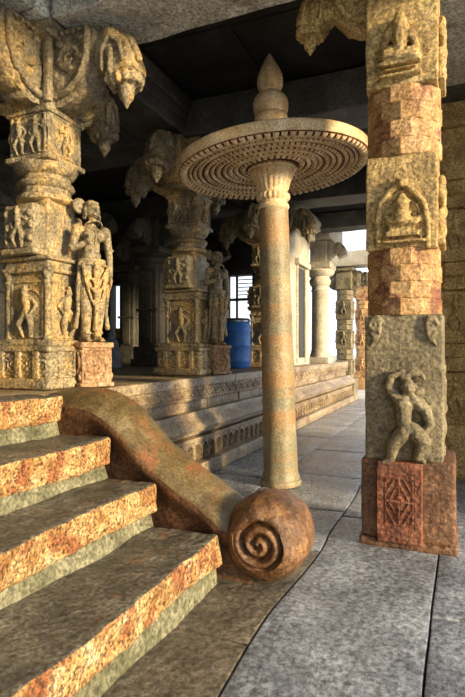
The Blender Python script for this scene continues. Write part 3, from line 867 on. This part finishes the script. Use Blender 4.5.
# ------------------------------------------------------------------ female statues
def statue(name, label, loc, rz, group):
    t = thing(name, label, 'statue', loc, rz, group)
    bm = B()
    rbox(bm, (-.17, -.13, .006), (.17, .16, .05), r=.014, res=.05, amp=.005)
    rbox(bm, (-.15, -.115, .045), (.15, .15, .37), r=.014, res=.05, amp=.006)
    rbox(bm, (-.165, -.13, .365), (.165, .155, .42), r=.016, res=.05, amp=.005)
    def h(a, b):
        x = a - .5; z = b - .5
        rr = math.hypot(x, z * .9); th = math.atan2(z, x)
        return .016 * (.3 + .7 * math.sin(rr * 22 + th * 2)) + noise.noise(Vector((a * 8, b * 8, 0))) * .006
    hfield(bm, (-.13, -.118, .07), (.26, 0, 0), (0, 0, .28), (0, -1, 0), 50, 54, h, .01)
    for s in (-1, 1): hfield(bm, (s * .152, -.10, .07), (0, .22, 0), (0, 0, .28), (s, 0, 0), 44, 54, h, .01)
    obj('pedestal', bm, M_LEFTO, t, angle=60)
    Z = .42
    b = Blob()
    def q(x, y, z): return Vector((x, y, z + Z))
    # legs and hips (weight on one leg)
    b.chain([q(-.055, .01, .66), q(-.065, -.02, .38), q(-.055, .0, .07)], [.085, .062, .042])
    b.chain([q(.065, .01, .66), q(.06, -.035, .38), q(.05, -.01, .07)], [.085, .062, .042])
    for s in (-1, 1):
        b.cap(q(s * .05, .01, .035), q(s * .065, -.075, .022), .036, .024)
        for k in range(4): b.sph(q(s * .065 + (k - 1.5) * .014, -.10, .014), (.009, .014, .010))
    b.sph(q(.01, .01, .70), (.135, .095, .095)).sph(q(0, .0, .80), (.09, .07, .10)).cap(q(0, 0, .82), q(-.01, 0, .95), .075, .085)
    b.sph(q(-.01, .005, 1.0), (.125, .08, .10))
    b.sph(q(-.062, -.075, .985), .056).sph(q(.048, -.075, .985), .056)
    b.sph(q(-.135, .0, 1.055), .048).sph(q(.125, .0, 1.055), .048)
    b.cap(q(-.005, .0, 1.06), q(0, -.01, 1.16), .042, .038)
    # head with face
    b.sph(q(0, -.015, 1.235), (.066, .078, .088)).sph(q(0, -.045, 1.195), (.042, .045, .035))
    b.cap(q(0, -.088, 1.25), q(0, -.104, 1.222), .010, .013).sph(q(0, -.086, 1.193), (.022, .012, .008)).sph(q(0, -.082, 1.180), (.018, .012, .008))
    for s in (-1, 1):
        b.sph(q(s * .028, -.082, 1.246), (.014, .010, .008)).cap(q(s * .012, -.088, 1.264), q(s * .045, -.074, 1.266), .006)
        b.sph(q(s * .068, .0, 1.23), (.014, .026, .036)).ring(q(s * .072, .0, 1.172), (0, 1, 0), (0, 0, 1), .026, .010, n=10)
    # near arm bent with a bud held at the waist, far arm hanging
    b.chain([q(-.15, .0, 1.05), q(-.185, .01, .86), q(-.115, -.10, .90)], [.044, .036, .026])
    b.sph(q(-.10, -.125, .915), (.028, .03, .034))
    for k in range(4): b.chain([q(-.115 + k * .014, -.145, .93 - k * .006), q(-.11 + k * .012, -.165, .912 - k * .006), q(-.10 + k * .010, -.152, .892 - k * .004)], .0085)
    b.cap(q(-.085, -.125, .925), q(-.075, -.15, .945), .010).sph(q(-.095, -.15, .965), (.02, .02, .03))
    b.chain([q(.145, .0, 1.05), q(.185, .015, .84), q(.175, -.03, .63)], [.044, .036, .025])
    b.sph(q(.172, -.04, .585), (.02, .028, .04))
    for k in range(4): b.chain([q(.172 + .004 * k, -.06 + k * .016, .555), q(.168, -.06 + k * .016, .525), q(.160, -.055 + k * .014, .505)], .0085)
    b.cap(q(.158, -.065, .585), q(.15, -.085, .56), .010)
    # anklets, bracelets
    for s in (-1, 1): b.ring(q(s * .053, .0, .09), (1, 0, 0), (0, 1, 0), .046, .012, n=12)
    b.ring(q(-.185, .01, .88), (1, 0, 0), (0, 1, 0), .038, .009, n=10).ring(q(.185, .01, .88), (1, 0, 0), (0, 1, 0), .038, .009, n=10)
    body = b.make('body', M_LEFT, t, .0085, smooth=2)
    # skirt with hanging swags
    b = Blob()
    b.ring(q(.005, .005, .76), (1, 0, 0), (0, .72, 0), .115, .020, n=20)
    b.ring(q(.005, .005, .72), (1, 0, 0), (0, .72, 0), .130, .014, n=20)
    for wd, dp, yy in ((.12, .16, -.085), (.13, .26, -.09), (.135, .38, -.085)):
        b.chain([q(-wd + 2 * wd * i / 10, yy - .02 * math.sin(PI * i / 10), .71 - dp * math.sin(PI * i / 10)) for i in range(11)], .012)
    b.chain([q(0, -.095, .72), q(.0, -.10, .5), q(.005, -.085, .25), q(.0, -.08, .12)], [.03, .026, .022, .03])
    for s in (-1, 1): b.chain([q(s * .125, -.02, .72), q(s * .15, -.03, .5), q(s * .14, -.01, .28), q(s * .16, .0, .14)], [.022, .022, .018, .026])
    b.make('skirt_swags', M_LEFT, t, .009, smooth=1)
    b = Blob()
    for rad, zz in ((.055, 1.10), (.085, 1.075)):
        b.ring(q(0, -.02, zz), (1, 0, 0), (0, .9, -.55), rad, .010, PI, 2 * PI, 14)
    b.chain([q(-.005, -.09, 1.03), q(-.005, -.10, .97), q(-.005, -.08, .90)], .010)
    b.make('necklace', M_LEFT, t, .0075, smooth=1)
    # hair: coiled side bun and cap
    b = Blob()
    b.sph(q(0, .01, 1.275), (.066, .075, .062))
    b.ring(q(-.095, .06, 1.275), (1, .3, 0), (0, 0, 1), .052, .024, n=16).sph(q(-.095, .06, 1.275), (.035, .03, .035))
    b.ring(q(0, .0, 1.30), (1, 0, 0), (0, 1.1, 0), .055, .012, n=16)
    b.make('coiled_hair', M_LEFT, t, .009, smooth=1)
    # slab that backs the figure
    bm = B(); rbox(bm, (-.075, .06, .41), (.085, .15, 1.36), r=.03, res=.05, amp=.01)
    obj('back_slab', bm, M_LEFT, t, angle=60)
    return t
st1 = statue('female_statue', 'golden-lit stone statue of a standing woman on the pedestal at left', (-3.15, 4.07, 1.152), R(63), 'statues on pedestals')
st2 = dup_tree(st1); st2.location = (-3.13, 6.86, 1.152)
st2['label'] = 'darker stone statue of a standing woman just left of the blue barrel'
# move pillars back a little so the statues stand free of the bases
for c in (cp1, cp2, cp3): c.location.x = -3.61
cp1.location.x = -3.56; cp2.location.x = -3.50

# ------------------------------------------------------------------ inner pillars of the hall
def inner_pillar(loc, label):
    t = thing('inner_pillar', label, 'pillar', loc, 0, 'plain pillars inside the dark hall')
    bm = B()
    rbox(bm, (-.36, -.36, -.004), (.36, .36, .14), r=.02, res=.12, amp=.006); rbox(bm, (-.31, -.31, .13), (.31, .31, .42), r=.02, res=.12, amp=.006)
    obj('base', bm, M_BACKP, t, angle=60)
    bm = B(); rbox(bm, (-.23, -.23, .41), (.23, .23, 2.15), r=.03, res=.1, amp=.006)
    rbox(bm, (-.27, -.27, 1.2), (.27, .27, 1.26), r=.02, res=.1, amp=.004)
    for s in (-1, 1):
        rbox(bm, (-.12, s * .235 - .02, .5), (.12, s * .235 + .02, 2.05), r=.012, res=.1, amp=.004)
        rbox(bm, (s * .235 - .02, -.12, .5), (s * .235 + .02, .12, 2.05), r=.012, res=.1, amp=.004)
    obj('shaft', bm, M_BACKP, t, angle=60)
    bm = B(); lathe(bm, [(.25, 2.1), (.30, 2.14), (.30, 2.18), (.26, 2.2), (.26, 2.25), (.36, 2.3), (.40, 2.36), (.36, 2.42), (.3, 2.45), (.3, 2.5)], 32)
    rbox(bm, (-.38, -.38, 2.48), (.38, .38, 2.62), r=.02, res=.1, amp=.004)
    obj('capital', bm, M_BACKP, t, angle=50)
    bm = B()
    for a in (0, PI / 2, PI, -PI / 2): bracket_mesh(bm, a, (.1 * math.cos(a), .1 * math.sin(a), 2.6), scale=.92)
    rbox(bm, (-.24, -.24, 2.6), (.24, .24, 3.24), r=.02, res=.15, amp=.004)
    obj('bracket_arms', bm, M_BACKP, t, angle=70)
    return t
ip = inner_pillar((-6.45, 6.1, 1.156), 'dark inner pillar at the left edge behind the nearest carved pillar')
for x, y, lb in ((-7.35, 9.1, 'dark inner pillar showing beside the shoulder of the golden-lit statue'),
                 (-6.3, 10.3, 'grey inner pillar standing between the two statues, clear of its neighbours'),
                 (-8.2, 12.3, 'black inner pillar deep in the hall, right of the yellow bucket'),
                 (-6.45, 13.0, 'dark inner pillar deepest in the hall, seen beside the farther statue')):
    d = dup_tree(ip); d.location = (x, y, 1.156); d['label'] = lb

# ------------------------------------------------------------------ beams and ceiling
def beam(label, lo, hi, mat, mould=None, group=None, rotz=0, name='stone_beam'):
    c = ((lo[0] + hi[0]) / 2, (lo[1] + hi[1]) / 2, 0)
    bm = B()
    l2 = (lo[0] - c[0], lo[1] - c[1], lo[2]); h2 = (hi[0] - c[0], hi[1] - c[1], hi[2])
    rbox(bm, l2, h2, r=.02, res=.14, amp=.012, nf=3)
    if mould == 'y':      # stepped moulding on the aisle side, running along y
        rbox(bm, (h2[0] - .05, l2[1], hi[2] - .22), (h2[0] + .10, h2[1], hi[2] - .01), r=.03, res=.2, amp=.006)
        rbox(bm, (h2[0] - .05, l2[1], hi[2] - .34), (h2[0] + .05, h2[1], hi[2] - .21), r=.02, res=.2, amp=.006)
    o = obj(name, bm, mat, angle=60)
    o.location = c; o.rotation_euler = (0, 0, rotz)
    return tag(o, label, 'beam', group)
beam('thick grey stone beam crossing the top of the picture from the left pillar', (-3.25, 3.60, 4.40), (.72, 4.26, 4.85), M_BEAM, rotz=R(-1.5))
beam('stone beam above the nearest left pillar, running into the top left corner', (-4.1, .3, 4.405), (-3.30, 3.50, 4.85), M_BEAM)
beam('stone beam reaching into the left edge over the carved brackets', (-12, 3.52, 4.41), (-3.30, 4.28, 4.86), M_BEAM)
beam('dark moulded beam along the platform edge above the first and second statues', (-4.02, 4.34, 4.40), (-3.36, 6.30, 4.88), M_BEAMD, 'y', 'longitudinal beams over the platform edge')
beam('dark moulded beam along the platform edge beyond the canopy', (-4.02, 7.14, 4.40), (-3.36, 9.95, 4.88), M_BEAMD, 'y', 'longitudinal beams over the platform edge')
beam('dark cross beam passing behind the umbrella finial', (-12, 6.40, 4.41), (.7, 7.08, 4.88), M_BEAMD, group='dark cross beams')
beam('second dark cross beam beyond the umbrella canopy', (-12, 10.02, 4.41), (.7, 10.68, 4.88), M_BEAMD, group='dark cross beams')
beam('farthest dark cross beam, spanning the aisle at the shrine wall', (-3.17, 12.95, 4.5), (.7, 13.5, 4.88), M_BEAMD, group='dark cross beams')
beam('pale streaked beam at the top right edge behind the front pillar', (-.20, 4.36, 4.42), (.40, 6.36, 4.88), M_BEAM)
beam('pale beam continuing over the second right pillar', (-.20, 7.14, 4.42), (.40, 9.95, 4.88), M_BEAM)
beam('pale lintel beam at the bright far end of the aisle', (-3.9, 17.2, 4.22), (.6, 17.9, 4.7), M_WALL)
beam('pale beam resting on the round column by the shrine', (-3.9, 13.55, 4.40), (-3.0, 15.3, 4.88), M_WALL)
bm = B()
x = -13.0; sd = 500
while x < .74:
    x2 = min(x + 1.35, .75); y = -6.0  # unseen stretch over the camera is added to dim the treads
    while y < 15.2:
        y2 = min(y + random.uniform(1.6, 2.6), 15.3)
        if not (-1.6 < x < 0 and 11 < y < 12):
            rbox(bm, (x + .006, y + .006, 4.915 + random.uniform(0, .012)), (x2 - .006, y2 - .006, 5.1), r=.015, res=.5, amp=.006, seed=sd); sd += 1
        y = y2
    x = x2
rbox(bm, (-13, -6, 5.11), (.75, 15.3, 5.2), amp=0, res=3)
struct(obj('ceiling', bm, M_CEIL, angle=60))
bm = B(); rbox(bm, (-13, -6.4, 0), (.9, -6.02, 5.1), amp=0, res=1)  # unseen wall behind the camera, added to cut the sky light
struct(obj('wall_rear_skyblock', bm, M_WALL))
bm = B(); rbox(bm, (-13.4, -6, 0), (-13.02, 16.5, 5.1), amp=0, res=1)
struct(obj('wall_left', bm, M_BWALL))

# back wall with openings
YB = 14.2
hol = []
def X_(u): return YB * k_of(u)
def Zv(u, v):
    x = X_(u); return 1.5 + (350 - v) / F * depth(x, YB)
hol = [(X_(110), X_(120.5), Zv(116, 338), Zv(116, 285)), (X_(135.2), X_(136.6), Zv(136, 336), Zv(136, 282)),
       (X_(163.5), X_(170), Zv(167, 320), Zv(167, 284)), (X_(226), X_(252), Zv(240, 330), Zv(240, 275))]
xs = sorted([-13.0, -4.25] + [h[0] for h in hol] + [h[1] for h in hol])
bm = B()
for a, b_ in zip(xs[:-1], xs[1:]):
    hh = [h for h in hol if abs(h[0] - a) < 1e-6]
    if hh:
        h = hh[0]
        rbox(bm, (a, YB, 1.152), (b_, YB + .35, h[2]), amp=0, res=.4, r=.01); rbox(bm, (a, YB, h[3]), (b_, YB + .35, 4.9), amp=0, res=.4, r=.01)
    else: rbox(bm, (a, YB, 1.152), (b_, YB + .35, 4.9), amp=0, res=.4, r=.01)
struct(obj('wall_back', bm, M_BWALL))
h = hol[3]
bm = B()
zc = Zv(240, 299); xc = X_(235)
rbox(bm, (h[0], YB + .12, zc - .04), (h[1], YB + .2, zc + .04), amp=0, res=.3)
rbox(bm, (xc - .03, YB + .12, h[2]), (xc + .03, YB + .2, h[3]), amp=0, res=.3)
for i in range(5):
    zz = zc + .12 + i * .11
    rbox(bm, (xc + .05, YB + .14, zz), (h[1] - .02, YB + .17, zz + .03), amp=0, res=.3)
struct(obj('window_1', bm, M_IRON_SHADE))

# shrine wall with doorway on the far platform edge
bm = B()
wy0, wy1 = 11.25, 12.9
dy0 = None
def Yu(u, X=-3.36): return X / k_of(u)
d0, d1 = Yu(297), Yu(304.5)
rbox(bm, (-3.9, wy0, 1.152), (-3.36, d0, 4.2), amp=.004, res=.15)
rbox(bm, (-3.9, d1, 1.152), (-3.36, wy1, 4.2), amp=.004, res=.15)
rbox(bm, (-3.9, d0 - .01, 3.42), (-3.36, d1 + .01, 4.2), amp=.004, res=.15)
rbox(bm, (-3.9, d0 - .01, 1.152), (-3.36, d1 + .01, 1.32), amp=.004, res=.15)
rbox(bm, (-3.95, wy0, 4.19), (-3.22, wy1 + .04, 4.4), r=.03, amp=.006, res=.12)
rbox(bm, (-3.95, wy0, 4.39), (-3.30, wy1 + .04, 4.88), r=.03, amp=.006, res=.12)
struct(obj('wall_right', bm, M_WALL, angle=60))
bm = B()
for yy in (d0 - .06, d1): rbox(bm, (-3.38, yy, 1.2), (-3.32, yy + .06, 3.5), r=.02, amp=.003, res=.1)
rbox(bm, (-3.38, d0 - .2, 3.45), (-3.25, d1 + .2, 3.58), r=.02, amp=.003, res=.1)
struct(obj('door_1', bm, M_WALL, angle=60))
bm = B(); rbox(bm, (-3.42, d0 - .01, 1.3), (-3.365, d1 + .01, 3.42), amp=0, res=.5)  # flat dark panel standing in for the shade inside the doorway
struct(obj('door_shade_panel', bm, M_IRON_SHADE))
# leafy cornice under the far ceiling
b = Blob(); n = 12
for i in range(n):
    yy = wy0 + .1 + (wy1 - wy0 + .2) * i / n
    b.chain([(-3.28, yy, 4.44), (-3.16, yy + .03, 4.50), (-3.10, yy + .08, 4.62), (-3.18, yy + .12, 4.74), (-3.28, yy + .1, 4.80)], [.05, .045, .04, .04, .05])
    b.ring((-3.15, yy + .07, 4.62), (0, 1, 0), (0, 0, 1), .055, .02, n=8)
struct(b.make('trim_3', M_WALL, None, .02))

# far round column and block pillars at the end of the platform
t = thing('round_column', 'pale round turned column right of the shrine doorway', 'column', (-3.36, 14.0, 1.15))
bm = B(); rbox(bm, (-.30, -.30, -.004), (.30, .30, .16), r=.02, amp=.005)
obj('base', bm, M_WALL, t)
bm = B(); lathe(bm, [(.25, .15), (.27, .22), (.24, .28), (.225, .4), (.215, 1.9), (.24, 1.93), (.22, 1.97), (.22, 2.05)], 40)
obj('shaft', bm, M_WALL, t, angle=50)
bm = B(); lathe(bm, [(.22, 2.04), (.27, 2.1), (.29, 2.2), (.25, 2.26), (.25, 2.3), (.36, 2.36), (.40, 2.44), (.36, 2.5), (.3, 2.52)], 40)
rbox(bm, (-.36, -.36, 2.5), (.36, .36, 2.66), r=.02, amp=.005)
obj('capital', bm, M_WALL, t, angle=50)
bm = B()
for a in (0, PI / 2): bracket_mesh(bm, a, (0, 0, 2.64), scale=.85)
rbox(bm, (-.22, -.22, 2.64), (.22, .22, 3.24), r=.02, amp=.005)
obj('bracket_arms', bm, M_WALL, t, angle=70)

def block_pillar(loc, label, mat, H, s=1.0, group='block pillars at the bright end', brk=True):
    t = thing('block_pillar', label, 'pillar', loc, 0, group)
    bm = B(); rbox(bm, (-.36 * s, -.36 * s, -.01), (.36 * s, .36 * s, .62), r=.02, res=.1, amp=.01)
    obj('base_block', bm, mat, t, angle=60)
    bm = B(); z = .61; i = 0
    while z < H - .3:
        if i % 2 == 0:
            rbox(bm, (-.26 * s, -.26 * s, z), (.26 * s, .26 * s, z + .62), r=.02, res=.08, amp=.012, seed=i); z += .615
        else:
            lathe(bm, [(.24 * s, z), (.275 * s, z + .03), (.275 * s, z + .16), (.255 * s, z + .18), (.275 * s, z + .2), (.275 * s, z + .34), (.24 * s, z + .36)], 8, ph=PI / 8); z += .355
        i += 1
    sh = obj('shaft', bm, mat, t, angle=40)
    for zz in (.75, 1.72, 2.7):
        for rt, out in FR_[:2] + FR_[3:]:
            b = Blob(); mini_figure(b, frame(Vector(out) * .255 * s + Vector((0, 0, zz)), rt, out), .46, 0)
            b.make('figure_relief', mat, sh, .013)
    bm = B(); rbox(bm, (-.34 * s, -.34 * s, z - .01), (.34 * s, .34 * s, max(z + .1, H)), r=.03, res=.1, amp=.01)
    if brk:
        for a in (0, PI): bracket_mesh(bm, a, (.12 * math.cos(a), 0, H - .72), scale=.95)
    obj('capital', bm, mat, t, angle=60)
    return t
block_pillar((-.0, 7.1, 0), 'golden carved pillar peeking out behind the right side of the front pillar', M_PIL, 4.41, 1.15, 'carved pillars on the right of the aisle')
block_pillar((k_of(345) * 17.6, 17.6, -.05), 'shaded block pillar at the bright far end of the platform', M_PILG, 4.2, 1.0)
block_pillar((k_of(363) * 21.5, 21.5, -.05), 'sunlit orange block pillar far outside beyond the platform end', M_PILO, 4.3, 1.0)

bm = B(); rbox(bm, (.95, 5.15, 0), (1.35, 8.6, 4.9), r=.02, res=.5, amp=.01)  # out-of-view wall, added to keep the sun off the farther pillars
struct(obj('wall_sunblock', bm, M_WALL))
# far courtyard wall
bm = B(); rbox(bm, (-14, 40, -.06), (12, 40.6, 1.1), r=.04, res=.8, amp=.03)
struct(obj('wall_far', bm, M_DIRT))

# ------------------------------------------------------------------ barrel, bucket, sack
bt = thing('plastic_barrel', 'blue plastic barrel with a dark lid standing on the platform', 'barrel', (-3.91, 9.5, 1.153))
bm = B()
bp_ = [(.22, .0), (.25, .015), (.262, .05), (.262, .10), (.272, .12), (.272, .14), (.262, .16), (.264, .40), (.278, .42), (.278, .45), (.264, .47), (.264, .70), (.276, .72), (.276, .75), (.262, .77), (.258, .84), (.235, .875), (.225, .90)]
lathe(bm, bp_, 56); obj('body', bm, M_BLUE, bt, angle=35)
bm = B(); lathe(bm, [(.225, .895), (.245, .90), (.25, .92), (.25, .94), (.235, .955), (.20, .95), (.02, .95)], 48); ld = obj('lid', bm, M_LID, bt, angle=35)
bm = B(); lathe(bm, [(.251, .885), (.262, .89), (.262, .91), (.251, .915)], 48); rbox(bm, (.255, -.04, .87), (.285, .04, .925), r=.006, res=.05, amp=0)
obj('clamp_ring', bm, M_METAL, bt, angle=35)
bk_x = (hol[0][0] + hol[0][1]) / 2 + .03
t = thing('bucket', 'small yellow bucket on the ledge of the bright opening deep in the hall', 'bucket', (bk_x, YB + .16, hol[0][2]))
bm = B(); lathe(bm, [(.09, 0), (.095, .01), (.12, .27), (.13, .275), (.13, .29), (.11, .29), (.088, .02)], 24); obj('body', bm, M_YEL, t)
bm = B(); lathe(bm, [(.125, .289), (.135, .292), (.135, .305), (.11, .315), (.02, .32)], 24); obj('lid', bm, M_YEL, t)
b = Blob()
b.sph((0, 0, .22), (.21, .2, .22)).sph((.02, 0, .45), (.16, .15, .14)).cap((0, 0, .5), (.02, 0, .62), .07, .05).sph((.02, 0, .66), (.09, .07, .04)).box((-.17, -.16, .0), (.17, .16, .1))
o = b.make('cloth_sack', M_SACK, None, .015, smooth=4); o.location = (8.4 * k_of(110) , 8.4, 1.152)
tag(o, 'grey-blue tied sack slumped on the platform behind the golden-lit statue', 'sack')

# ------------------------------------------------------------------ light
w = bpy.data.worlds.new('sky'); scn.world = w; w.use_nodes = True
N = w.node_tree.nodes; Lk = w.node_tree.links
bg = N['Background']
bg.inputs[0].default_value = (.84, .92, 1.0, 1); bg.inputs[1].default_value = 1.65
def sun(name, d, e, col, ang):
    l = bpy.data.lights.new(name, 'SUN'); l.energy = e; l.color = col; l.angle = R(ang)
    o = bpy.data.objects.new(name, l); COL.objects.link(o)
    o.rotation_euler = Vector(d).normalized().to_track_quat('-Z', 'Y').to_euler()
    return o
sun('sun', (-.92, .24, -.21), 9, (1.0, .80, .50), 9)

vs = scn.view_settings
vs.view_transform = 'Standard'; vs.look = 'None'; vs.gamma = 1; vs.exposure = 0.0; vs.use_curve_mapping = False

for o in COL.objects:                 # free-standing blocks and beams are things, not the room shell
    if o.parent is None and o.get('label') and 'kind' not in o: o['kind'] = 'thing'
scn.collection.children.link(COL)
